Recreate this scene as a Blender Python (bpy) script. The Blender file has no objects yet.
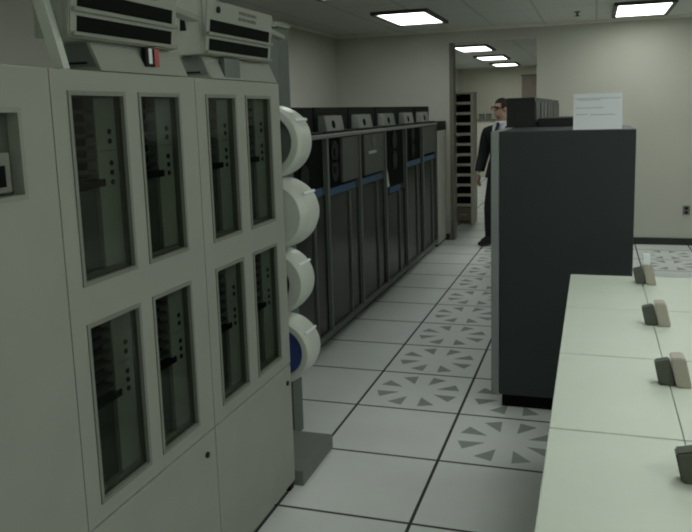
import bpy, bmesh, math, random
from mathutils import Vector, Matrix
random.seed(7)
sc = bpy.context.scene
COL = sc.collection

# ------------------------------------------------------------------ materials
def mat(name, col, rough=0.55, metal=0.0, var=0.06, scale=6.0, spec=0.4, emit=None, estr=0.0):
    m = bpy.data.materials.new(name); m.use_nodes = True
    nt = m.node_tree; N = nt.nodes; L = nt.links
    b = N['Principled BSDF']
    b.inputs['Roughness'].default_value = rough
    b.inputs['Metallic'].default_value = metal
    b.inputs['Specular IOR Level'].default_value = spec
    tc = N.new('ShaderNodeTexCoord'); no = N.new('ShaderNodeTexNoise')
    no.inputs['Scale'].default_value = scale; no.inputs['Detail'].default_value = 3
    L.new(tc.outputs['Object'], no.inputs['Vector'])
    r = N.new('ShaderNodeValToRGB')
    c = Vector(col)
    r.color_ramp.elements[0].position = .3; r.color_ramp.elements[1].position = .7
    r.color_ramp.elements[0].color = (*(c*(1-var)), 1)
    r.color_ramp.elements[1].color = (*[min(1, v) for v in c*(1+var)], 1)
    L.new(no.outputs['Fac'], r.inputs['Fac']); L.new(r.outputs['Color'], b.inputs['Base Color'])
    if emit:
        b.inputs['Emission Color'].default_value = (*emit, 1)
        b.inputs['Emission Strength'].default_value = estr
    return m

M = {}
M['cab']     = mat('cabinet_enamel', (.35,.368,.318), .5, var=.03)
M['cabdark'] = mat('cabinet_dark_grey', (.17,.18,.155), .6)  # plain dark grey for seams, markings, outlet plate and small boxes
M['trim']    = mat('window_trim', (.30,.32,.27), .5, var=.03)
M['frame']   = mat('window_frame_dark', (.23,.24,.205), .5, var=.03)
M['black']   = mat('black_plastic', (.008,.010,.010), .6, spec=.15)
M['slot']    = mat('slot_black', (.006,.008,.006), .8, spec=.1)
M['fin']     = mat('fin_grey', (.055,.062,.053), .55)
M['panel']   = mat('control_panel_grey', (.44,.46,.40), .5)
M['cover']   = mat('lower_cover_grey', (.085,.095,.08), .55)
M['white']   = mat('drum_white', (.62,.66,.60), .3, var=.02)
M['blue']    = mat('blue_disc', (.035,.06,.22), .4)
M['band']    = mat('blue_band', (.06,.13,.24), .5)
M['rack']    = mat('rack_dark', (.014,.020,.018), .5, spec=.2)
M['upright'] = mat('rack_upright_grey', (.16,.18,.165), .45)
M['rail']    = mat('rack_rail_grey', (.26,.275,.255), .45)
M['bay']     = mat('rack_bay_grey', (.12,.13,.115), .5)
M['glass_dk']= mat('smoked_glass', (.010,.014,.012), .25, spec=.25)
M['box']     = mat('charcoal_enamel', (.031,.040,.044), .5, var=.04)
M['boxtrim'] = mat('grey_trim', (.27,.30,.295), .5)
M['tower']   = mat('tower_dark', (.022,.027,.025), .5)
M['towerg']  = mat('tower_side_grey', (.075,.085,.078), .5)
M['post']    = mat('post_grey_green', (.13,.155,.14), .5)
M['plate']   = mat('base_plate_grey', (.19,.21,.19), .6)
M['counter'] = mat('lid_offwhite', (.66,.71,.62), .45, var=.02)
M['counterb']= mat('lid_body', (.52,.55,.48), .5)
M['cover2']  = mat('bezel_grey', (.20,.21,.18), .5)
M['handle_shade']    = mat('handle_shade_dark', (.10,.11,.09), .7)  # dark colour standing in for shade next to the lid handles
M['handle']  = mat('handle_beige', (.46,.43,.36), .5)
M['paper']   = mat('paper_white', (.86,.89,.93), .8, var=.02)
M['ink']     = mat('ink_grey', (.60,.63,.68), .8)
M['red']     = mat('red_edge', (.45,.10,.09), .6)
M['wall']    = mat('wall_paint', (.555,.56,.495), .85, var=.03, scale=1.5, spec=.15)
M['wall2']   = mat('wall_paint_pale', (.58,.57,.47), .85, var=.03, scale=1.5, spec=.15)
M['base']    = mat('baseboard_dark', (.03,.032,.03), .5)
M['jamb']    = mat('door_frame_olive', (.17,.16,.125), .55)
M['tan']     = mat('tan_door', (.27,.22,.18), .6)
M['cream']   = mat('end_cabinet_cream', (.60,.60,.54), .5)
M['shelf']   = mat('shelf_metal', (.80,.78,.68), .55)
M['groove']  = mat('floor_groove', (.05,.056,.054), .8)
M['vent']    = mat('vent_slot_grey', (.37,.40,.385), .7)
M['fixt']    = mat('fixture_frame_dark', (.05,.05,.045), .5)
M['diff']    = mat('fixture_diffuser', (.9,.9,.88), .5, emit=(.95,1.0,.94), estr=9.0)
M['skin']    = mat('skin', (.42,.27,.20), .55)
M['suit']    = mat('suit_dark', (.014,.016,.018), .8)
M['shirt']   = mat('shirt_white', (.62,.64,.68), .8)
M['tie']     = mat('tie_navy', (.03,.045,.11), .7)
M['hair']    = mat('hair_dark', (.022,.016,.014), .6)
M['shoe']    = mat('shoe_black', (.01,.01,.01), .35)
M['chrome']  = mat('brushed_metal', (.5,.5,.48), .35, metal=.9)

def floor_mat():
    m = mat('raised_floor_tile', (.84,.87,.855), .32, var=.035, scale=2.2, spec=.35)
    nt = m.node_tree; N = nt.nodes; L = nt.links; b = N['Principled BSDF']
    no = N.new('ShaderNodeTexNoise'); no.inputs['Scale'].default_value = 1.3
    r = N.new('ShaderNodeMapRange'); r.inputs['To Min'].default_value = .28; r.inputs['To Max'].default_value = .5
    tc = N.new('ShaderNodeTexCoord')
    L.new(tc.outputs['Object'], no.inputs['Vector']); L.new(no.outputs['Fac'], r.inputs['Value'])
    L.new(r.outputs['Result'], b.inputs['Roughness'])
    return m
M['floor'] = floor_mat()

def ceil_mat():
    m = bpy.data.materials.new('acoustic_ceiling'); m.use_nodes = True
    nt = m.node_tree; N = nt.nodes; L = nt.links; b = N['Principled BSDF']
    b.inputs['Roughness'].default_value = .95; b.inputs['Specular IOR Level'].default_value = .1
    tc = N.new('ShaderNodeTexCoord'); br = N.new('ShaderNodeTexBrick')
    br.offset = 0; br.inputs['Scale'].default_value = 1.0
    br.inputs['Brick Width'].default_value = .61; br.inputs['Row Height'].default_value = 1.22
    br.inputs['Mortar Size'].default_value = .012
    br.inputs['Color1'].default_value = (.66,.68,.63,1); br.inputs['Color2'].default_value = (.64,.66,.61,1)
    br.inputs['Mortar'].default_value = (.50,.52,.48,1)
    L.new(tc.outputs['Object'], br.inputs['Vector']); L.new(br.outputs['Color'], b.inputs['Base Color'])
    no = N.new('ShaderNodeTexNoise'); no.inputs['Scale'].default_value = 120
    bp = N.new('ShaderNodeBump'); bp.inputs['Strength'].default_value = .15
    L.new(tc.outputs['Object'], no.inputs['Vector'])
    L.new(no.outputs['Fac'], bp.inputs['Height']); L.new(bp.outputs['Normal'], b.inputs['Normal'])
    return m
M['ceil'] = ceil_mat()

def pane_mat():
    m = bpy.data.materials.new('clear_pane'); m.use_nodes = True
    nt = m.node_tree; N = nt.nodes; L = nt.links
    for n in list(N):
        if n.type == 'BSDF_PRINCIPLED': N.remove(n)
    out = [n for n in N if n.type == 'OUTPUT_MATERIAL'][0]
    t = N.new('ShaderNodeBsdfTransparent'); t.inputs['Color'].default_value = (.64,.67,.64,1)
    g = N.new('ShaderNodeBsdfGlossy'); g.inputs['Roughness'].default_value = .08
    mx = N.new('ShaderNodeMixShader'); mx.inputs['Fac'].default_value = .04
    L.new(t.outputs[0], mx.inputs[1]); L.new(g.outputs[0], mx.inputs[2]); L.new(mx.outputs[0], out.inputs['Surface'])
    return m
M['pane'] = pane_mat()

# ------------------------------------------------------------------ mesh helpers
class MB:
    """collects shapes given in world coordinates; built relative to the origin o"""
    def __init__(s, o=(0,0,0)):
        s.bm = bmesh.new(); s.o = Vector(o)
    def box(s, x0,x1,y0,y1,z0,z1, bev=0.0):
        if x0>x1: x0,x1=x1,x0
        if y0>y1: y0,y1=y1,y0
        if z0>z1: z0,z1=z1,z0
        t = bmesh.new()
        vs = [t.verts.new(Vector(v)-s.o) for v in ((x0,y0,z0),(x1,y0,z0),(x1,y1,z0),(x0,y1,z0),(x0,y0,z1),(x1,y0,z1),(x1,y1,z1),(x0,y1,z1))]
        for f in ((3,2,1,0),(4,5,6,7),(0,1,5,4),(1,2,6,5),(2,3,7,6),(3,0,4,7)): t.faces.new([vs[i] for i in f])
        if bev>0:
            bmesh.ops.bevel(t, geom=list(t.edges), offset=bev, segments=2, affect='EDGES', profile=.6)
        s._merge(t); return s
    def _merge(s, t):
        me = bpy.data.meshes.new('tmp'); t.to_mesh(me); t.free(); s.bm.from_mesh(me); bpy.data.meshes.remove(me)
    def cyl(s, a, b, r, seg=20, r2=None):
        a = Vector(a)-s.o; b = Vector(b)-s.o; d = b-a
        rot = d.to_track_quat('Z','Y').to_matrix().to_4x4()
        t = bmesh.new()
        bmesh.ops.create_cone(t, cap_ends=True, segments=seg, radius1=r, radius2=r if r2 is None else r2, depth=d.length,
                              matrix=Matrix.Translation((a+b)/2) @ rot)
        s._merge(t); return s
    def prism(s, pts, axis, a0, a1, bev=0.0):
        """pts: 2-D outline in the other two axes (in xyz order), extruded along axis"""
        t = bmesh.new(); ring = []
        for a in (a0, a1):
            row = []
            for (p,q) in pts:
                v = [0,0,0]; k = [i for i in range(3) if i != axis]; v[k[0]]=p; v[k[1]]=q; v[axis]=a
                row.append(t.verts.new(Vector(v)-s.o))
            ring.append(row)
        n = len(pts)
        t.faces.new(ring[0]); t.faces.new(ring[1][::-1])
        for i in range(n): t.faces.new([ring[0][i], ring[1][i], ring[1][(i+1)%n], ring[0][(i+1)%n]])
        bmesh.ops.recalc_face_normals(t, faces=list(t.faces))
        if bev>0: bmesh.ops.bevel(t, geom=list(t.edges), offset=bev, segments=2, affect='EDGES')
        s._merge(t); return s
    def lathe(s, c, prof, seg=40):
        """revolve (r, y) profile about the Y axis through c"""
        c = Vector(c)-s.o; t = bmesh.new(); rings=[]
        for (r,y) in prof:
            if r < 1e-6: rings.append([t.verts.new(c+Vector((0,y,0)))])
            else: rings.append([t.verts.new(c+Vector((r*math.cos(2*math.pi*k/seg), y, r*math.sin(2*math.pi*k/seg)))) for k in range(seg)])
        for A,B in zip(rings, rings[1:]):
            for k in range(seg):
                k2=(k+1)%seg
                if len(A)==1 and len(B)==1: continue
                if len(A)==1: t.faces.new([A[0],B[k],B[k2]])
                elif len(B)==1: t.faces.new([A[k],A[k2],B[0]])
                else: t.faces.new([A[k],A[k2],B[k2],B[k]])
        bmesh.ops.recalc_face_normals(t, faces=list(t.faces))
        s._merge(t); return s
    def quad(s, pts):
        s.bm.faces.new([s.bm.verts.new(Vector(p)-s.o) for p in pts]); return s
    def build(s, name, m, parent=None, smooth=False, loc=None):
        me = bpy.data.meshes.new(name); s.bm.to_mesh(me); s.bm.free()
        me.materials.append(m)
        if smooth:
            for p in me.polygons: p.use_smooth = True
        o = bpy.data.objects.new(name, me); COL.objects.link(o)
        if parent is not None: o.parent = parent
        else: o.location = s.o
        return o

def smooth_by_angle(o, deg=35):
    me = o.data
    for p in me.polygons: p.use_smooth = True
    try: me.set_sharp_from_angle(angle=math.radians(deg))
    except Exception: pass

def tag(o, label=None, cat=None, group=None, kind=None):
    if label: o['label']=label
    if cat: o['category']=cat
    if group: o['group']=group
    if kind: o['kind']=kind
    return o
def thing(name, loc, label, cat, group=None):
    o = bpy.data.objects.new(name, None); COL.objects.link(o); o.location = loc
    o.empty_display_size = .1
    return tag(o, label, cat, group)
def struct(name, mb, m, label=None):
    return tag(mb.build(name, m), label, None, None, 'structure')

# ------------------------------------------------------------------ camera
F, YAW, PITCH, ROLL, H, VY = 760.07, -0.317014, 0.153861, -0.030491, 1.728968, -35.416
cy,sy,cp,sp,cr,sr = math.cos(YAW),math.sin(YAW),math.cos(PITCH),math.sin(PITCH),math.cos(ROLL),math.sin(ROLL)
fw = Vector((sy*cp, cy*cp, -sp)); rt = Vector((cy,-sy,0)); up = rt.cross(fw)
rt2 = cr*rt + sr*up; up2 = -sr*rt + cr*up
cam = bpy.data.cameras.new('camera'); co = bpy.data.objects.new('camera', cam); COL.objects.link(co)
mw = Matrix((( rt2.x, up2.x, -fw.x, 0),( rt2.y, up2.y, -fw.y, 0),( rt2.z, up2.z, -fw.z, H),(0,0,0,1)))
co.matrix_world = mw
cam.sensor_fit = 'HORIZONTAL'; cam.sensor_width = 36; cam.lens = 36*F/692
cam.shift_x = 0; cam.shift_y = VY/692
cam.clip_start = .05; cam.clip_end = 100
sc.camera = co

# ------------------------------------------------------------------ setting
XL, XR, YN, YB, YF, ZC = -3.35, 4.4, -3.0, 10.0, 20.0, 2.75
T, TX, TY = .61, -1.3211, 4.1358
# floor
PERF = [(0,j) for j in range(0,9)] + [(1,-1),(1,0),(3,7),(3,8)]
fl = MB()
i0 = math.floor((XL-TX)/T); i1 = math.ceil((XR-TX)/T); j0 = math.floor((YN-TY)/T); j1 = math.ceil((YF-TY)/T)
G = .0075
for i in range(i0, i1):
    for j in range(j0, j1):
        x0=max(XL,TX+i*T+G); x1=min(XR,TX+(i+1)*T-G); y0=max(YN,TY+j*T+G); y1=min(YF,TY+(j+1)*T-G)
        if x1>x0 and y1>y0: fl.quad([(x0,y0,0),(x1,y0,0),(x1,y1,0),(x0,y1,0)])
floor = struct('floor', fl, M['floor'], 'pale grey raised floor of square tiles')
gb = MB(); gb.box(XL,XR,YN,YF,-.12,-.004)
tag(gb.build('floor_joint', M['groove'], floor), 'dark joints between the floor tiles', None, None, 'structure')
for (i,j) in PERF:
    cx=TX+(i+.5)*T; cyy=TY+(j+.5)*T
    vb = MB()
    for k in range(8):
        a = math.radians(22.5+45*k)
        ca,sa = math.cos(a),math.sin(a)
        # outer end stays inside the square tile
        ro = .25; ri=.115; w=.05
        pts = [(cx+ri*ca, cyy+ri*sa, .0006), (cx+ro*ca+w*sa, cyy+ro*sa-w*ca, .0006), (cx+ro*ca-w*sa, cyy+ro*sa+w*ca, .0006)]
        vb.quad(pts)
    vo = vb.build('vent_slots', M['vent'], floor); vo['kind']='structure'
# walls
w = MB(); w.box(XL-.12, XL, YN-.12, YF+.12, -.12, ZC+.1); struct('wall_left', w, M['wall'])
w = MB(); w.box(XR, XR+.12, YN-.12, YF+.12, -.12, ZC+.1); struct('wall_right', w, M['wall'])
w = MB(); w.box(XL-.12, XR+.12, YN-.12, YN, -.12, ZC+.1); struct('wall_front', w, M['wall'])
DX0, DX1, DZ = -1.80, -.70, 2.575
w = MB(); w.box(XL,DX0,YB,YB+.14,0,ZC); w.box(DX1,XR,YB,YB+.14,0,ZC); w.box(DX0,DX1,YB,YB+.14,DZ,ZC)
struct('wall_back', w, M['wall'], 'grey cream wall with a tall open doorway')
w = MB(); w.box(XL,XR,YF,YF+.12,0,ZC); struct('wall_far', w, M['wall2'], 'pale far wall of the room beyond the doorway')
w = MB(); w.box(XL-.12,XR+.12,YN-.12,YF+.12,ZC,ZC+.1); struct('ceiling', w, M['ceil'], 'grey acoustic tile ceiling')
w = MB(); w.box(DX0,DX0+.05,YB-.02,YB+.16,0,DZ)
struct('trim_1', w, M['jamb'], 'dark olive frame around the open doorway')
w = MB(); w.box(DX1+.01,XR,YB-.018,YB,0,.085); struct('baseboard_back', w, M['base'], 'dark baseboard along the back wall')
w = MB(); w.box(XL,DX0-.01,YB-.018,YB,0,.085); struct('baseboard_left', w, M['base'])
w = MB(); w.box(XL,XL+.03,YN,YB-.02,ZC-.035,ZC); w.box(XL+.03,XR,YB-.03,YB,ZC-.035,ZC); struct('trim_2', w, M['shelf'], 'metal edge strip where ceiling meets wall')
w = MB(); w.box(-1.76,-1.36,YF-.04,YF,0,2.50,.005); d2 = struct('door_2', w, M['tan'], 'narrow tan door in the far wall')
w = MB(); w.box(-1.78,-1.34,YF-.03,YF,2.50,2.54); w.build('door_head', M['jamb'], d2)

# ------------------------------------------------------------------ ceiling lights
def light(cx, cyy, label, group='recessed ceiling lights', lx=.60, ly=1.20):
    t = thing('ceiling_light', (cx,cyy,ZC), label, 'ceiling light', group)
    o=(cx,cyy,ZC); x0,x1,y0,y1 = cx-lx/2,cx+lx/2,cyy-ly/2,cyy+ly/2
    f = MB(o); e=.042
    f.box(x0,x1,y0,y0+e,ZC-.035,ZC-.001); f.box(x0,x1,y1-e,y1,ZC-.035,ZC-.001)
    f.box(x0,x0+e,y0+e,y1-e,ZC-.035,ZC-.001); f.box(x1-e,x1,y0+e,y1-e,ZC-.035,ZC-.001)
    f.build('light_frame', M['fixt'], t)
    d = MB(o); d.box(x0+e,x1-e,y0+e,y1-e,ZC-.022,ZC-.006); d.build('diffuser', M['diff'], t)
light(-1.93, 8.42, 'bright ceiling light above the row of dark tape cabinets, nearest the doorway wall')
light(.47, 9.03, 'bright ceiling light at the upper right, above the paper sign')
light(-2.05, 6.02, 'ceiling light cut by the top of the frame, only its dark edge showing')
light(-1.96, 13.2, 'nearest of the three ceiling lights seen through the doorway')
light(-1.98, 15.85, 'middle one of the three ceiling lights seen through the doorway')
light(-2.01, 18.5, 'farthest of the three ceiling lights seen through the doorway')
for (x,y) in ((.47,5.6),(.47,2.3),(-2.0,2.3),(2.85,9.03),(2.85,5.6),(2.85,2.3),(.47,-1.0),(2.85,-1.0),(1.65,.6),(1.65,3.9)):  # final pair, between the rows, is added to brighten the foreground
    light(x, y, 'unseen ceiling light, above and outside the view')
t = thing('sprinkler', (-.2,9.0,ZC), 'small sprinkler head on the ceiling left of the right-hand light', 'sprinkler')
m_ = MB((-.2,9.0,ZC)); m_.cyl((-.2,9.0,ZC-.008),(-.2,9.0,ZC-.0005),.035); m_.build('escutcheon', M['fin'], t)
m_ = MB((-.2,9.0,ZC)); m_.cyl((-.2,9.0,ZC-.045),(-.2,9.0,ZC-.008),.012,12); m_.cyl((-.2,9.0,ZC-.05),(-.2,9.0,ZC-.045),.028,16); m_.build('deflector', M['fin'], t)

# ------------------------------------------------------------------ white cabinets at left
XC = -1.305
def window_set(t, o, y0, y1, z0, z1):
    """frame, pane and the drive seen behind it"""
    e=.012
    f = MB(o)
    f.box(XC-.028,XC+.004,y0-e,y0,z0-e,z1+e); f.box(XC-.028,XC+.004,y1,y1+e,z0-e,z1+e)
    f.box(XC-.028,XC+.004,y0,y1,z0-e,z0); f.box(XC-.028,XC+.004,y0,y1,z1,z1+e)
    fr = f.build('window_frame', M['frame'], t)
    p = MB(o); p.box(XC-.010,XC-.008,y0,y1,z0,z1); p.build('pane', M['pane'], fr)
    # drive
    ym = y0+(y1-y0)*.58; zm = z0+(z1-z0)*.52
    c = MB(o); c.box(XC-.20,XC-.028,ym,y1-.001,z0+.012,z1-.004,.003); dr = c.build('disk_drive', M['panel'], t)
    lo = MB(o); lo.box(XC-.20,XC-.040,y0+.001,ym-.001,z0+.012,zm-.02,.003); lo.build('lower_cover', M['cover'], dr)
    lat = MB(o); lat.box(XC-.050,XC-.024,y0+.02,ym+.025,zm-.014,zm+.008,.003); lat.build('latch', M['slot'], dr)
    bk = MB(o); bk.box(XC-.205,XC-.064,y0+.001,ym-.001,zm+.01,z1-.004); bk.build('slot_back', M['slot'], dr)
    n=6; hh=(z1-.02-zm-.02)/n
    for k in range(n):
        z = zm+.025+k*hh
        fn = MB(o); fn.box(XC-.063,XC-.034,y0+.002,ym-.002,z,z+hh*.32); fn.build('fin', M['fin'], dr)
    yy = ym+(y1-ym)*.62
    for zz in (.80,.745,.62,.565,.51):
        b = MB(o); z=z0+(z1-z0)*zz; b.cyl((XC-.030,yy,z),(XC-.025,yy,z),.008,12); b.build('button', M['black'], dr)
    l = MB(o); l.box(XC-.029,XC-.0275,ym+.012,y1-.012,z0+(z1-z0)*.69,z0+(z1-z0)*.694); l.build('seam', M['cabdark'], dr)
    sl = MB(o); sl.box(XC-.20,XC-.028,y0,y1,z0,z0+.010); sl.build('sill', M['trim'], t)

def cabinet(y0, y1, label, wins, tops=((.672,1.168),(1.290,1.797)), small=False, lock=None):
    o=(XC-.35,(y0+y1)/2,0); g=.002
    a,b = y0+g, y1-g; xb=XC-.72; zt=1.865; zs=.603
    t = thing('drive_cabinet', o, label, 'cabinet', 'white drive cabinets')
    bd = MB(o)
    bd.box(xb,XC-.022,a,a+.018,.05,zt-.02); bd.box(xb,XC-.022,b-.018,b,.05,zt-.02)
    bd.box(xb,xb+.018,a+.018,b-.018,.05,zt-.02); bd.box(xb,XC-.022,a,b,zt-.02,zt,.004); bd.box(xb,XC-.022,a+.018,b-.018,.05,.075)
    bd.build('body', M['cab'], t)
    k = MB(o); k.box(xb+.03,XC-.05,a+.012,b-.012,0,.05); k.build('plinth', M['black'], t)
    for yf in (a+.012,b-.052):
        ft = MB(o); ft.box(XC-.049,XC-.004,yf,yf+.04,0,.0345,.003); ft.build('foot', M['black'], t)
    lp = MB(o); lp.box(XC-.022,XC,a,b,.035,zs-.003,.003); lo = lp.build('lower_panel', M['cab'], t)
    if lock:
        for (y,z) in lock:
            c = MB(o); c.cyl((XC-.005,y,z),(XC+.006,y,z),.011,16); c.build('lock', M['black'], lo)
    # door with openings
    d = MB(o); ya=a
    if small:
        zz0,zz1 = tops[0]
        wy0,wy1 = wins[0]
        d.box(XC-.022,XC,a,wy0,zs+.003,zt-.003); d.box(XC-.022,XC,wy1,b,zs+.003,zt-.003)
        d.box(XC-.022,XC,wy0,wy1,zs+.003,zz0); d.box(XC-.022,XC,wy0,wy1,zz1,zt-.003)
    else:
        (l0,l1),(u0,u1) = tops
        ys=[a]+[v for w_ in wins for v in w_]+[b]
        for q in range(0,len(ys),2): d.box(XC-.022,XC,ys[q],ys[q+1],zs+.003,zt-.003)
        for (p,q) in wins:
            d.box(XC-.022,XC,p,q,zs+.003,l0); d.box(XC-.022,XC,p,q,l1,u0); d.box(XC-.022,XC,p,q,u1,zt-.003)
    d.build('door', M['cab'], t)
    e=.012
    if small:
        (zz0,zz1)=tops[0]; (wy0,wy1)=wins[0]
        f = MB(o)
        for (p,q,r_,s_) in ((wy0,wy0+e,zz0,zz1),(wy1-e,wy1,zz0,zz1),(wy0+e,wy1-e,zz0,zz0+e),(wy0+e,wy1-e,zz1-e,zz1)):
            f.box(XC-.03,XC+.004,p,q,r_,s_)
        fr=f.build('window_frame', M['trim'], t)
        c = MB(o); c.box(XC-.06,XC-.030,wy0+e,wy1-e,zz0+e,zz1-e); dp=c.build('drive_panel', M['cover'], t)
        c = MB(o); c.box(XC-.030,XC-.012,wy0+.02,wy1-.034,zz0+.02,zz0+.115,.004); bz=c.build('drive_bezel', M['cover2'], dp)
        c = MB(o); c.box(XC-.012,XC-.009,wy0+.03,wy1-.055,zz0+.035,zz0+.085); c.build('drive_slot', M['slot'], bz)
    else:
        for (p,q) in wins:
            for (z0,z1) in tops: window_set(t, o, p+e, q-e, z0+e, z1-e)
    return t
cabinet(.88, 1.622, 'nearest white cabinet at the left edge, with one small square window', ((1.25,1.508),), ((1.545,1.765),), small=True)
cabinet(1.622, 2.364, 'middle white drive cabinet under the vent unit with the red-edged tag', ((1.686,1.944),(2.012,2.254)), ((.655,1.178),(1.283,1.808)), lock=((2.293,.526),))
cabinet(2.364, 3.102, 'farthest white drive cabinet, next to the stack of white drums', ((2.434,2.672),(2.756,3.004)), ((.655,1.180),(1.275,1.808)), lock=((3.052,.523),))

# tilted vent units on top of the white cabinets
def vent_unit(y0, y1, p0, p1, label, tagged):
    zb=1.8655
    o=(XC-.06,(y0+y1)/2,zb)
    t = thing('vent_unit', o, label, 'vent unit', 'tilted vent units on the white cabinets')
    p = MB(o); p.prism([(-1.445,zb),(-1.309,zb),(-1.345,1.948),(-1.450,1.948)],1,p0,p1); pe=p.build('pedestal', M['cab'], t)
    s_ = MB(o); s_.prism([(-1.440,zb+.012),(-1.322,zb+.012),(-1.354,1.944),(-1.445,1.944)],1,p0-.004,p0-.0005); s_.build('side_shade', M['post'], pe)  # shade of the pedestal's near end, put in as a dark plate
    s_ = MB(o); s_.prism([(-1.425,1.885),(-1.350,1.885),(-1.352,1.892),(-1.425,1.892)],1,p0-.006,p0-.0045); s_.build('side_slit', M['black'], pe)
    zt=2.142; z0=1.949
    def fx(z): return -1.298-.022*(zt-z)/(zt-z0)
    hs = MB(o); hs.prism([(fx(z0),z0),(fx(zt),zt),(-1.425,zt+.004),(-1.432,z0)],1,y0,y1,.004); h=hs.build('housing', M['cab'], t)
    for (a,b) in ((1.963,2.006),(2.027,2.072)):
        sl = MB(o); sl.prism([(fx(a)-.01,a),(fx(b)-.01,b),(fx(b)+.0015,b),(fx(a)+.0015,a)],1,y0+.030,y1-.030); sl.build('vent_slot', M['slot'], h)
        rl = MB(o); rl.prism([(fx(a)-.004,a-.010),(fx(a)-.004,a),(fx(a)+.012,a),(fx(a)+.010,a-.010)],1,y0+.006,y1-.006); rl.build('ledge', M['trim'], h)
    e_ = MB(o); e_.prism([(-1.412,2.035),(-1.388,2.035),(-1.392,2.085),(-1.408,2.085)],1,y0-.002,y0+.001); e_.build('side_slot', M['slot'], h)
    e_ = MB(o); e_.box(-1.335,-1.322,y0-.003,y0+.001,1.955,2.135); e_.build('side_edge', M['trim'], h)
    kb = MB(o); zk=2.110; kb.cyl((fx(zk)-.002,y0+.085,zk),(fx(zk)+.006,y0+.085,zk),.012,14); kb.build('knob', M['black'], h)
    lb = MB(o)
    for (za,zb_) in ((2.112,2.123),(2.090,2.101)):
        for q in range(4): lb.prism([(fx(za)-.002,za),(fx(zb_)-.002,zb_),(fx(zb_)+.0015,zb_),(fx(za)+.0015,za)],1,y0+.26+q*.04,y0+.294+q*.04)
    lb.build('marking', M['cabdark'], h)
    ar = MB(o); ar.prism([(y1,2.076),(y1+.18,2.060),(y1+.18,2.078),(y1,2.096)],0,-1.365,-1.320); ar.build('side_arm', M['trim'], t)
    if tagged:
        bq = MB(o); bq.prism([(-1.352,zb),(-1.322,zb),(-1.375,2.075),(-1.412,2.075)],1,y0-.030,y0-.004); bq.build('bracket', M['white'], t)
    xp=-1.316
    if tagged:
        tg = MB(o); tg.box(xp-.012,xp+.002,2.085,2.135,1.888,1.944); tb=tg.build('tag', M['black'], t)
        tg = MB(o); tg.box(xp+.002,xp+.003,2.103,2.121,1.897,1.944); tg.build('tag_face', M['paper'], tb)
        tg = MB(o); tg.box(xp-.010,xp+.0025,2.136,2.162,1.890,1.944); tg.build('tag_edge', M['red'], tb)
    else:
        tg = MB(o); tg.box(xp-.010,xp+.004,y0+.135,y0+.265,1.872,1.944); tg.build('grille', M['post'], t)
    return t
vent_unit(1.735, 2.275, 1.85, 2.33, 'vent unit with two dark slots and a red-edged tag below, on the middle white cabinet', True)
vent_unit(2.475, 3.055, 2.50, 3.095, 'vent unit with small knob and markings above its slots, on the farthest white cabinet', False)

# ------------------------------------------------------------------ stand with white drums
o=(-1.63,3.6,0)
st = thing('drum_stand', o, 'tall grey-green stand behind the farthest white cabinet, holding the white drums', 'stand')
b=MB(o); b.box(-1.80,-1.505,3.60,3.73,0,2.16,.004); b.build('post', M['post'], st)
b=MB(o); b.box(-1.82,-1.495,3.585,3.745,2.16,2.185,.004); b.build('post_cap', M['trim'], st)
b=MB(o); b.box(-1.80,-1.268,3.108,3.535,0,.075,.004); b.build('base_plate', M['plate'], st)
b=MB(o); b.box(-1.56,-1.495,3.535,3.60,0,.03,.004); b.build('foot', M['black'], st)
DR = [(1.604,.170,-1.440,'open','uppermost white drum on the grey stand, open with a dark hollow'),
      (1.268,.164,-1.410,'lid','second white drum from the top, closed by a stepped white lid'),
      (.935,.158,-1.440,'open2','third white drum from the top, with a small dark hollow'),
      (.600,.160,-1.424,'blue','lowest white drum, with a blue disc on its face')]
for (z,r,x,kind,label) in DR:
    c=(x,3.24,z)
    t = thing('drum', c, label, 'drum', 'white drums on the grey stand')
    m_=MB(c)
    ri = {'open':.124,'open2':.085,'blue':.118,'lid':0}[kind]
    if kind=='lid':
        prof=[(0,-.05),(r*.88,-.05),(r*.915,-.04),(r*.93,.02),(r*.975,.03),(r,.05),(r*1.02,.11),(r,.15),(r*.93,.19),(0,.19)]
    else:
        prof=[(ri,.10),(ri,.006),(ri+.006,0),(r*.93,0),(r*.985,.012),(r,.04),(r*.995,.13),(r*.96,.172),(r*.90,.18),(0,.18)]
    m_.lathe(c, prof, 48); sh=m_.build('shell', M['white'], t); smooth_by_angle(sh, 40)
    h=MB(c); a=math.radians(33)
    rr = r*(1.02 if kind=='lid' else 1.0)
    h.prism([(x+math.cos(a)*(rr-.004), z+math.sin(a)*(rr-.004)),(x+math.cos(a)*(rr+.007), z+math.sin(a)*(rr+.007)),
             (x+math.cos(a+.07)*(rr+.007), z+math.sin(a+.07)*(rr+.007)),(x+math.cos(a+.07)*(rr-.004), z+math.sin(a+.07)*(rr-.004))],1,3.262,3.405)
    h.build('seam_highlight', M['paper'], t)  # seam rib in paper white, its highlight put into the colour
    if kind!='lid':
        d=MB(c); d.cyl((x,3.29 if kind!='blue' else 3.246,z),(x,3.40,z),ri-.0005,40)
        d.build('disc' if kind=='blue' else 'hollow', M['blue'] if kind=='blue' else M['post'], t)
    e=MB(c); e.cyl((x-.1,3.41,z),(x-.1,3.599,z),.035,16); e.build('mount', M['black'], t)

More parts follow.
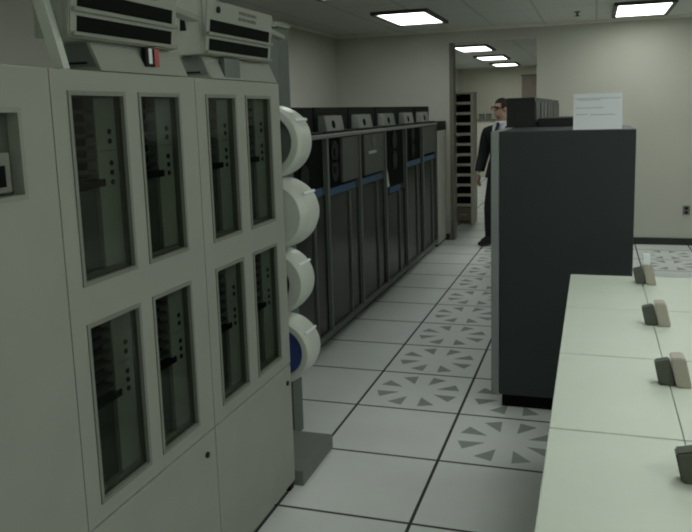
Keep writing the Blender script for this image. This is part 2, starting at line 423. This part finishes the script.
# ------------------------------------------------------------------ row of dark tape cabinets
XK=-1.86
def tape(y0,y1,label,kind):
    o=(XK-.37,(y0+y1)/2,0); a,b=y0+.002,y1-.002; zt=1.575
    t=thing('tape_cabinet', o, label, 'cabinet', 'dark tape cabinets in a row')
    m_=MB(o); m_.box(XK-.74,XK-.09,a,b,.06,zt-.03,.004); m_.build('body', M['rack'], t)
    m_=MB(o); m_.box(XK-.70,XK-.05,a+.01,b-.01,0,.06); m_.build('plinth', M['black'], t)
    m_=MB(o); m_.box(XK-.74,XK+.004,a,b,zt-.028,zt,.003); m_.build('top_rail', M['rail'], t)
    m_=MB(o); m_.box(XK-.09,XK,a,b,.055,.10,.003); m_.build('bottom_rail', M['upright'], t)
    for (p,q) in ((a,a+.026),(b-.012,b)):
        m_=MB(o); m_.box(XK-.09,XK,p,q,.10,zt-.028,.003); m_.build('upright', M['upright'], t)
    ya,yb=a+.026,b-.012; zb={0:1.165,1:1.165,2:.99,3:1.19,4:1.19}[kind%5]
    # upper bay
    m_=MB(o); m_.box(XK-.09,XK-.036,ya,yb,zb,zt-.03); bay=m_.build('tape_bay', M['slot'], t)
    if kind in (0,):
        m_=MB(o); m_.box(XK-.0355,XK-.012,ya+.36,yb,zb+.02,zt-.04,.004); m_.build('bay_panel', M['bay'], bay)
        for zz in (zb+.13,zb+.27):
            m_=MB(o); m_.cyl((XK-.036,ya+.20,zz),(XK-.020,ya+.20,zz),.085,28); m_.cyl((XK-.020,ya+.20,zz),(XK-.012,ya+.20,zz),.03,16); m_.build('reel', M['rack'], bay)
    elif kind==1:
        m_=MB(o); m_.box(XK-.0355,XK-.012,ya+.14,yb-.02,zb+.02,zt-.04,.004); bp_=m_.build('bay_panel', M['bay'], bay)
        m_=MB(o); m_.box(XK-.012,XK-.007,ya+.26,ya+.50,zb+.20,zb+.225); m_.build('label_strip', M['white'], bp_)
        m_=MB(o); m_.cyl((XK-.012,ya+.42,zb+.31),(XK-.006,ya+.42,zb+.31),.06,24); m_.build('dial', M['upright'], bp_)
    elif kind==2:
        m_=MB(o); m_.prism([(ya+.02,zb+.02),(ya+.14,zb+.02),(ya+.08,zb+.16),(ya+.04,zb+.22),(ya+.01,zb+.22)],0,XK-.0355,XK-.015); m_.build('tape_guard', M['shelf'], bay)
        for zz in (zb+.26,zb+.46):
            m_=MB(o); m_.cyl((XK-.036,ya+.40,zz),(XK-.022,ya+.40,zz),.09,28); m_.build('reel', M['rack'], bay)
    elif kind==3:
        for zz in (zb+.11,zb+.28):
            m_=MB(o); m_.cyl((XK-.036,ya+.38,zz),(XK-.022,ya+.38,zz),.08,28); m_.build('reel', M['rack'], bay)
    elif kind==4:
        m_=MB(o); m_.box(XK-.0355,XK-.012,ya+.06,yb-.02,zb+.03,zt-.04,.004); m_.build('bay_panel', M['bay'], bay)
    m_=MB(o); bh=.055
    if kind==2: m_.box(XK-.09,XK-.02,ya+.16,ya+.60,zb-bh,zb,.004)
    else: m_.box(XK-.09,XK-.02,ya+.01,yb-.08,zb-bh,zb,.004)
    m_.build('blue_band', M['band'], t)
    # lower doors
    mid=ya+.50
    for (p,q) in ((ya,mid),(mid+.045,yb)):
        m_=MB(o); m_.box(XK-.09,XK-.022,p+.004,q-.004,.10,zb-bh-.004,.003); d=m_.build('door', M['glass_dk'], t)
    m_=MB(o); m_.box(XK-.09,XK-.01,mid+.004,mid+.041,.10,zb-bh-.004,.003); m_.build('stile', M['bay'], t)
    # unit on the top
    m_=MB(o); m_.box(XK-.62,XK-.10,a+.01,b-.01,zt+.001,zt+.200,.006); tu=m_.build('top_unit', M['black'], t)
    yc0=a-.05+.02; 
    m_=MB(o); m_.box(XK-.10,XK-.02,a+.01,b-.01,zt+.001,zt+.019,.003); m_.build('top_tray', M['black'], tu)
    f0,f1 = a+.09,a+.51
    m_=MB(o); m_.prism([(XK-.16,zt+.02),(XK-.03,zt+.02),(XK-.052,zt+.135),(XK-.16,zt+.135)],1,f0,f1,.004); fp=m_.build('face_plate', M['rail'], tu)
    m_=MB(o); cxx,czz=XK-.038,zt+.068; nv=Vector((.14,0,.025)).normalized()
    c0=Vector((cxx,(f0+f1)/2-.04,czz)); m_.cyl(c0-nv*.012,c0+nv*.006,.030,20); m_.build('load_hole', M['slot'], fp)
    m_=MB(o); m_.box(XK-.16,XK-.10,f0,f1,zt+.1355,zt+.142); m_.build('face_edge', M['red'] if kind==0 else M['bay'], fp)
    return t
K0=5.292; KP=.828
tape(K0-KP,K0,'dark tape cabinet just behind the white drums, nearest of the row and mostly hidden',3)
names=['dark tape cabinet with a grey panel right of its reels, first past the drums',
 'dark tape cabinet with a grey panel and small white strip above its blue band',
 'middle dark tape cabinet with a pale guard and low blue band',
 'dark tape cabinet with an all-black upper bay, second from the cream end cabinet',
 'last dark tape cabinet, with a grey upper panel, beside the cream end cabinet']
for k in range(5): tape(K0+k*KP, K0+(k+1)*KP, names[k], k)
o=(-2.15,9.7,0); t=thing('end_cabinet', o, 'plain cream cabinet with dark cap at the doorway end of the tape row', 'cabinet')
ye=K0+5*KP+.01
m_=MB(o); m_.box(-2.5,XK,ye,9.96,.03,1.47,.004); m_.build('body', M['cream'], t)
m_=MB(o); m_.box(-2.48,XK-.02,ye+.01,9.95,0,.03); m_.build('plinth', M['black'], t)
m_=MB(o); m_.box(-2.5,XK+.01,ye,9.97,1.471,1.585,.004); m_.build('top_cap', M['rack'], t)

# ------------------------------------------------------------------ big charcoal cabinet
o=(-.17,4.67,0)
t=thing('charcoal_cabinet', o, 'large charcoal cabinet standing in the aisle with a white paper sign on top', 'cabinet')
m_=MB(o); m_.box(-.498,.211,4.275,5.06,.085,1.60,.006); m_.build('body', M['box'], t)
m_=MB(o); m_.box(-.542,-.499,4.27,5.06,.088,1.602,.004); m_.build('side_trim', M['boxtrim'], t)
m_=MB(o); m_.box(-.485,.19,4.32,5.04,0,.085); m_.build('plinth', M['slot'], t)
# sign
o=(.015,4.36,1.601)
t=thing('paper_sign', o, 'white folded paper sign standing on top of the large charcoal cabinet', 'sign')
m_=MB(o)
sx0,sx1=-.108,.140
m_.prism([(4.285,1.6008),(4.287,1.6008),(4.362,1.789),(4.360,1.791)],0,sx0,sx1); sf=m_.build('front_leaf', M['paper'], t)
m_=MB(o); m_.prism([(4.3635,1.789),(4.3655,1.789),(4.442,1.6008),(4.440,1.6008)],0,sx0,sx1); m_.build('back_leaf', M['paper'], t)
m_=MB(o)
for (f,xa,xb) in ((.86,.03,.97),(.82,.10,.55),(.60,.04,.62),(.42,.05,.30),(.405,.34,.86)):
    z=1.601+f*.19; y=4.285+f*.075
    m_.prism([(y-.0012,z-.003),(y-.0008,z-.003),(y+.0012,z+.003),(y+.0006,z+.003)],0,sx0+xa*.248,sx0+xb*.248)
m_.build('written_lines', M['ink'], sf)

# slim tall cabinets behind it
for k in range(4):
    y0=5.09+k*.86; y1=y0+.845; o=(-.45,(y0+y1)/2,0)
    lab=['slim dark tall cabinet just behind the charcoal cabinet, its dark front showing','second slim tall cabinet behind the charcoal cabinet, grey side showing',
         'third slim tall cabinet behind the charcoal cabinet, grey side showing','last slim tall cabinet of the row, nearest the back wall'][k]
    t=thing('slim_cabinet', o, lab, 'cabinet', 'slim tall cabinets behind the charcoal cabinet')
    m_=MB(o); m_.box(-.545,-.366,y0,y1,.04,1.79,.005); m_.build('body', M['tower'], t)
    m_=MB(o); m_.box(-.365,-.358,y0+.03,y0+.40,.10,1.76,.002); m_.build('side_panel', M['towerg'], t)
    m_=MB(o); m_.box(-.365,-.358,y0+.52,y1-.03,.10,1.76,.002); m_.build('side_panel', M['towerg'], t)
    m_=MB(o); m_.box(-.53,-.38,y0+.02,y1-.02,0,.04); m_.build('plinth', M['slot'], t)
o=(-.23,5.4,0); t=thing('low_cabinet', o, 'dark cabinet top showing just behind the charcoal cabinet, left of the paper sign', 'cabinet')
m_=MB(o); m_.box(-.345,-.118,5.10,5.75,.04,1.655,.005); m_.build('body', M['tower'], t)
m_=MB(o); m_.box(-.33,-.13,5.12,5.73,0,.04); m_.build('plinth', M['slot'], t)

# ------------------------------------------------------------------ off-white low units at right
XQ=-.092; ZQ=.95
seams=[3.64,3.03,2.43,1.832,1.225]
labs=['farthest off-white low unit, its top meeting the charcoal cabinet','second off-white low unit from the charcoal cabinet',
      'third off-white low unit from the charcoal cabinet','nearest off-white low unit, at the bottom right corner']
for k in range(4):
    y1,y0=seams[k]-.0025,seams[k+1]+.0025
    o=(.4,(y0+y1)/2,0)
    t=thing('low_unit', o, labs[k], 'cabinet', 'off-white low units in a row')
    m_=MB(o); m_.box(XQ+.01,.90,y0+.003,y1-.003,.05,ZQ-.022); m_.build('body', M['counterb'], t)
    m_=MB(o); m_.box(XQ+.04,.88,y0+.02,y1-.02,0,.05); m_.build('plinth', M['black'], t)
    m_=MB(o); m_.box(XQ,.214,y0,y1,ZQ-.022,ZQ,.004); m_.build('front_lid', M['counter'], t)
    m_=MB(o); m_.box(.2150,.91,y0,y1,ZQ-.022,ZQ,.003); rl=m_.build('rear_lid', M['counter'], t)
    hy=(3.47,2.805,2.19,1.60)[k]
    # handle: leaning tab with the shade beside it put in as a dark block
    m_=MB(o)
    m_.prism([(.230,ZQ+.0005),(.270,ZQ+.0005),(.252,ZQ+.080),(.245,ZQ+.086),(.213,ZQ+.083)],1,hy-.004,hy+.056,.003)
    hd=m_.build('handle', M['handle'], t); hd['label']='beige lid handle'
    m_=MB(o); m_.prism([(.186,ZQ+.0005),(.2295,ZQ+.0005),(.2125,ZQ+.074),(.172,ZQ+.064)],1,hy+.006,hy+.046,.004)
    gp=m_.build('handle_shade', M['handle_shade'], hd); gp['label']='dark block put in for the shade beside the handle'
    if k==0:
        m_=MB(o); m_.box(.213,.243,hy+.005,hy+.045,ZQ+.0865,ZQ+.135,.002); m_.build('handle_tip', M['paper'], hd)

# ------------------------------------------------------------------ back wall outlet
o=(1.085,YB,.43); t=thing('wall_outlet', o, 'small dark outlet low on the back wall at the right edge', 'outlet')
m_=MB(o); m_.box(1.045,1.125,YB-.012,YB-.0005,.375,.485,.003); pl=m_.build('cover_plate', M['cabdark'], t)
m_=MB(o)
for z in (.405,.455): m_.box(1.068,1.102,YB-.016,YB-.012,z-.016,z+.016,.003)
m_.build('socket', M['black'], t)

# ------------------------------------------------------------------ beyond the doorway
o=(-1.86,11.65,0); t=thing('tape_shelf', o, 'tall pale shelf with dark slots seen through the doorway', 'shelf')
sx0,sx1,y0,y1,zt=-2.02,-1.715,11.5,11.85,1.985
m_=MB(o); m_.box(sx0,sx0+.035,y0,y1,0,zt); m_.build('side_panel', M['shelf'], t)
m_=MB(o); m_.box(sx1-.045,sx1,y0,y1,0,zt); m_.build('side_panel', M['shelf'], t)
m_=MB(o); m_.box(sx0+.035,sx1-.045,y1-.03,y1,.26,zt); m_.build('back_panel', M['slot'], t)
n=11
for k in range(n+1):
    z=.26+(zt-.035-.26)*k/n
    m_=MB(o); m_.box(sx0+.035,sx1-.045,y0,y1-.03,z,z+.04); m_.build('shelf_board', M['shelf'], t)
for k in range(n):
    z=.26+(zt-.035-.26)*k/n
    m_=MB(o); m_.box(sx0+.04,sx1-.05,y0+.05,y1-.031,z+.0405,z+.125); m_.build('cartridge_row', M['slot'], t)
m_=MB(o); m_.box(sx0+.035,sx1-.045,y0,y1-.03,.03,.24,.004); dw=m_.build('drawer', M['tan'], t)
m_=MB(o); m_.box(-1.92,-1.82,y0-.02,y0,.13,.15,.003); m_.build('drawer_handle', M['chrome'], dw)
# far sideboard with two small boxes
o=(-2.7,19.7,0); t=thing('sideboard', o, 'tan cupboard against the far wall beyond the doorway', 'cupboard')
m_=MB(o); m_.box(-3.25,-2.15,19.45,19.98,0,1.42,.006); m_.build('body', M['shelf'], t)
m_=MB(o); m_.box(-3.27,-2.13,19.42,19.99,1.421,1.455,.004); m_.build('top', M['cabdark'], t)
for (x,l) in ((-2.72,'left dark box on top of the tan cupboard in the far room'),(-2.54,'right dark box on top of the tan cupboard, beside the person')):
    o=(x,19.6,1.456); t=thing('small_box', o, l, 'box', 'small boxes on the far cupboard')
    m_=MB(o); m_.box(x-.06,x+.06,19.5,19.7,1.456,1.57,.004); m_.build('carton', M['cabdark'], t)
    m_=MB(o); m_.box(x-.062,x+.062,19.498,19.702,1.571,1.592,.003); m_.build('carton_lid', M['fixt'], t)

# ------------------------------------------------------------------ person
def skin_mesh(name, verts, edges, radii, m, parent, root=0, sub=2, remesh=None, extra=None):
    me=bpy.data.meshes.new(name); me.from_pydata(verts, edges, [])
    o=bpy.data.objects.new(name, me); COL.objects.link(o)
    md=o.modifiers.new('skin','SKIN'); md.use_smooth_shade=True
    sv=me.skin_vertices[0].data
    for i,r in enumerate(radii):
        sv[i].radius = r if isinstance(r,tuple) else (r,r)
        sv[i].use_root = (i==root)
    s=o.modifiers.new('sub','SUBSURF'); s.levels=sub; s.render_levels=sub
    dg=bpy.context.evaluated_depsgraph_get()
    nm=bpy.data.meshes.new_from_object(o.evaluated_get(dg))
    if extra:
        bm=bmesh.new(); bm.from_mesh(nm)
        extra(bm); bm.to_mesh(nm); bm.free()
    o.modifiers.clear(); o.data=nm
    if remesh:
        r=o.modifiers.new('rm','REMESH'); r.mode='VOXEL'; r.voxel_size=remesh
        sm=o.modifiers.new('sm','SMOOTH'); sm.iterations=3; sm.factor=.5
        dg=bpy.context.evaluated_depsgraph_get()
        nm=bpy.data.meshes.new_from_object(o.evaluated_get(dg)); o.modifiers.clear(); o.data=nm
    nm.name=name; nm.materials.clear(); nm.materials.append(m)
    for p in nm.polygons: p.use_smooth=True
    o.parent=parent; o.name=name
    return o
def ell(bm, c, r, rot=None, seg=20):
    mt=Matrix.Translation(c) @ (rot.to_4x4() if rot else Matrix()) @ Matrix.Diagonal((*r,1))
    bmesh.ops.create_uvsphere(bm, u_segments=seg, v_segments=seg*2//3, radius=1, matrix=mt)

P=thing('person', (-1.09,9.62,0), 'person in a dark suit, tie and glasses standing in front of the open doorway', 'person')
P.rotation_euler=(0,0,math.radians(-24))
# joints: x to the picture's right, front is -y; left in the picture = the person's right side
hip=(0,0,.96); J={
 'pel':(0,0,.97),'wst':(0,.0,1.12),'che':(0,.01,1.34),'nkb':(0,.01,1.50),'nkt':(0,-.005,1.60),
 'hL':(-.095,0,.93),'kL':(-.13,-.07,.51),'aL':(-.155,-.02,.09),'tL':(-.175,-.18,.035),
 'hR':(.095,0,.93),'kR':(.105,.0,.50),'aR':(.11,.10,.10),'tR':(.12,-.05,.035),
 'sL':(-.19,.01,1.46),'eL':(-.275,.03,1.16),'wL':(-.285,-.07,.92),
 'sR':(.19,.01,1.46),'eR':(.265,.04,1.16),'wR':(.27,-.05,.92)}
V=[];E=[];R=[];idx={}
def jv(n,p,r): idx[n]=len(V); V.append(p); R.append(r)
for n,r in (('pel',(.14,.10)),('wst',(.13,.095)),('che',(.15,.105)),('nkb',(.075,.07)),('nkt',(.055,.058)),
            ('hL',.085),('kL',.055),('aL',.038),('tL',.032),('hR',.085),('kR',.055),('aR',.038),('tR',.032),
            ('sL',.062),('eL',.042),('wL',.028),('sR',.062),('eR',.042),('wR',.028)): jv(n,J[n],r)
for a,b in (('pel','wst'),('wst','che'),('che','nkb'),('nkb','nkt'),('pel','hL'),('hL','kL'),('kL','aL'),('aL','tL'),('pel','hR'),('hR','kR'),('kR','aR'),('aR','tR'),
            ('che','sL'),('sL','eL'),('eL','wL'),('che','sR'),('sR','eR'),('eR','wR')): E.append((idx[a],idx[b]))
hc=Vector((0,-.02,1.72)); hrot=Matrix.Rotation(math.radians(-22),3,'Z')
def hp(x,y,z): return hc+hrot@Vector((x,y,z))
def head_hands(bm):
    ell(bm, hp(0,.012,.025), (.074,.095,.093), hrot); ell(bm, hp(0,-.022,-.045), (.056,.066,.075), hrot)
    ell(bm, hp(0,-.06,-.085), (.028,.024,.022), hrot)              # chin
    ell(bm, hp(0,-.088,-.012), (.013,.024,.032), hrot)             # nose
    ell(bm, hp(0,-.078,-.058), (.026,.016,.011), hrot)             # mouth
    ell(bm, hp(0,-.074,.030), (.052,.016,.012), hrot)              # brow
    for s in (-1,1):
        ell(bm, hp(s*.075,.012,-.01), (.012,.020,.034), hrot)      # ears
    bmesh.ops.create_cone(bm, cap_ends=True, segments=18, radius1=.058, radius2=.053, depth=.16, matrix=Matrix.Translation((0,-.002,1.58)))
    for s,wn in ((-1,'wL'),(1,'wR')):
        w=Vector(J[wn]); d=Vector((0,-.22,-1)).normalized()
        ell(bm, w+d*.06, (.024,.042,.052))                         # palm
        for k in range(4):
            ln=(.075,.085,.08,.062)[k]; b=w+d*.095+Vector((0,-.030+.02*k,0)); q=b
            for sgi in range(3):
                bend=.25+.35*sgi; dd=(d*math.cos(bend)+Vector((-s,0,0))*math.sin(bend)).normalized()
                n=q+dd*ln/3
                bmesh.ops.create_cone(bm, cap_ends=True, segments=10, radius1=.0095-.001*sgi, radius2=.009-.001*sgi, depth=ln/3+.008,
                    matrix=Matrix.Translation((q+n)/2)@dd.to_track_quat('Z','Y').to_matrix().to_4x4()); q=n
        b=w+d*.04+Vector((-s*.008,-.036,0)); dd=(d+Vector((-s*.25,-.55,0))).normalized()
        for sgi in range(2):
            n=b+dd*.036
            bmesh.ops.create_cone(bm, cap_ends=True, segments=10, radius1=.0115,radius2=.010,depth=.042,matrix=Matrix.Translation((b+n)/2)@dd.to_track_quat('Z','Y').to_matrix().to_4x4())
            b=n; dd=(d+Vector((-s*.3,-.2,0))).normalized()
body=skin_mesh('body', V, E, R, M['skin'], P, remesh=.0065, extra=head_hands)
def garment(name, keep, off, m, smooth=6):
    bm=bmesh.new(); bm.from_mesh(body.data); bm.normal_update()
    bmesh.ops.delete(bm, geom=[v for v in bm.verts if not keep(v.co)], context='VERTS')
    for v in bm.verts: v.co += v.normal*(off(v.co) if callable(off) else off)
    for _ in range(smooth): bmesh.ops.smooth_vert(bm, verts=list(bm.verts), factor=.5, use_axis_x=True, use_axis_y=True, use_axis_z=True)
    me=bpy.data.meshes.new(name); bm.to_mesh(me); bm.free(); me.materials.append(m)
    for p in me.polygons: p.use_smooth=True
    o=bpy.data.objects.new(name,me); COL.objects.link(o); o.parent=P; return o
def arm_end(c): return abs(c.x)>.20 and c.z<.945
def vneck(c): return c.y<.02 and c.z>1.24 and abs(c.x)<(c.z-1.24)*.30+.004
garment('jacket', lambda c: .86<c.z<1.535 and not arm_end(c) and not vneck(c) and not (c.z>1.50 and abs(c.x)<.058),
        lambda c: .034 if abs(c.x)>.21 else .022+max(0,.020*(1.10-c.z)/.2), M['suit'])
garment('trousers', lambda c: .06<c.z<1.06 and not (abs(c.x)>.20 and c.z>.70), lambda c: .012+.014*min(1,max(0,(.75-c.z)/.5)), M['suit'])
garment('shirt', lambda c: 1.18<c.z<1.53 and abs(c.x)<.15 and c.y<.03, .012, M['shirt'], 3)
def pm(name, fn, m):
    bm=bmesh.new(); fn(bm); me=bpy.data.meshes.new(name); bm.to_mesh(me); bm.free(); me.materials.append(m)
    for p in me.polygons: p.use_smooth=True
    o=bpy.data.objects.new(name,me); COL.objects.link(o); o.parent=P; return o
def shoe(side):
    def f(bm):
        a=Vector(J['a'+side]); tt=Vector(J['t'+side]); d=(tt-a); d.z=0; ang=math.atan2(d.x,-d.y)
        rot=Matrix.Rotation(ang,3,'Z'); z=-J['a'+side][2]
        ell(bm, Vector((a.x,a.y,.045))+rot@Vector((0,-.09,0)), (.05,.145,.045), rot)
        ell(bm, Vector((a.x,a.y,.075))+rot@Vector((0,-.01,0)), (.048,.07,.055), rot)
        for v in bm.verts: v.co.z=max(v.co.z,.002)
    return f
pm('shoe', shoe('L'), M['shoe']); pm('shoe', shoe('R'), M['shoe'])
def loft(bm, rows):
    prev=None
    for row in rows:
        cur=[bm.verts.new(p) for p in row]
        if prev:
            for i in range(len(cur)-1): bm.faces.new([prev[i],prev[i+1],cur[i+1],cur[i]])
        prev=cur
    bmesh.ops.solidify(bm, geom=list(bm.faces), thickness=.006)
def collar(bm):
    bmesh.ops.create_cone(bm, cap_ends=False, segments=24, radius1=.078, radius2=.066, depth=.05, matrix=Matrix.Translation((0,-.002,1.545)))
    bmesh.ops.solidify(bm, geom=list(bm.faces), thickness=.006)
pm('collar', collar, M['shirt'])
def tie(bm):
    rows=[]
    for (z,w_,y) in ((1.555,.022,-.084),(1.525,.018,-.092),(1.46,.026,-.128),(1.38,.032,-.142),(1.24,.032,-.142)):
        rows.append([(x*w_, y, z) for x in (-1,0,1)])
    loft(bm, rows)
pm('tie', tie, M['tie'])
def hair(bm):
    ell(bm, hp(0,.020,.040), (.083,.100,.093), hrot, 28)
    # trim away the face: push vertices below the hairline inside the skull
    dl=[v for v in bm.verts if ((hrot.inverted()@(v.co-hc)).y<-.045 and (hrot.inverted()@(v.co-hc)).z<.062) or (hrot.inverted()@(v.co-hc)).z<-.045]
    bmesh.ops.delete(bm, geom=dl, context='VERTS')
    bmesh.ops.solidify(bm, geom=list(bm.faces), thickness=.012)
pm('hair', hair, M['hair'])
def glasses(bm):
    for s in (-1,1):
        mt=Matrix.Translation(hp(s*.032,-.093,.006))@hrot.to_4x4()
        for (dx,dz,sx,sz) in ((0,.020,.054,.008),(0,-.020,.054,.006),(-.027,0,.006,.044),(.027,0,.006,.044)):
            bmesh.ops.create_cube(bm, size=1, matrix=mt@Matrix.Translation((dx,0,dz))@Matrix.Diagonal((sx,.006,sz,1)))
        bmesh.ops.create_cube(bm, size=1, matrix=Matrix.Translation(hp(s*.072,-.045,.010))@hrot.to_4x4()@Matrix.Diagonal((.006,.10,.008,1)))
    bmesh.ops.create_cube(bm, size=1, matrix=Matrix.Translation(hp(0,-.095,.010))@hrot.to_4x4()@Matrix.Diagonal((.014,.006,.007,1)))
pm('glasses', glasses, M['black'])
def eyes(bm):
    for s in (-1,1): ell(bm, hp(s*.032,-.078,.006), (.013,.008,.008), hrot, 12)
pm('eyes', eyes, M['hair'])

# ------------------------------------------------------------------ world and view
sc.cycles.filter_width=2.0
w=bpy.data.worlds.new('world'); sc.world=w; w.use_nodes=True
w.node_tree.nodes['Background'].inputs['Color'].default_value=(.5,.55,.5,1)
w.node_tree.nodes['Background'].inputs['Strength'].default_value=.05
sc.view_settings.view_transform='Standard'; sc.view_settings.look='None'
sc.view_settings.exposure=-0.60; sc.view_settings.gamma=1.0; sc.view_settings.use_curve_mapping=False
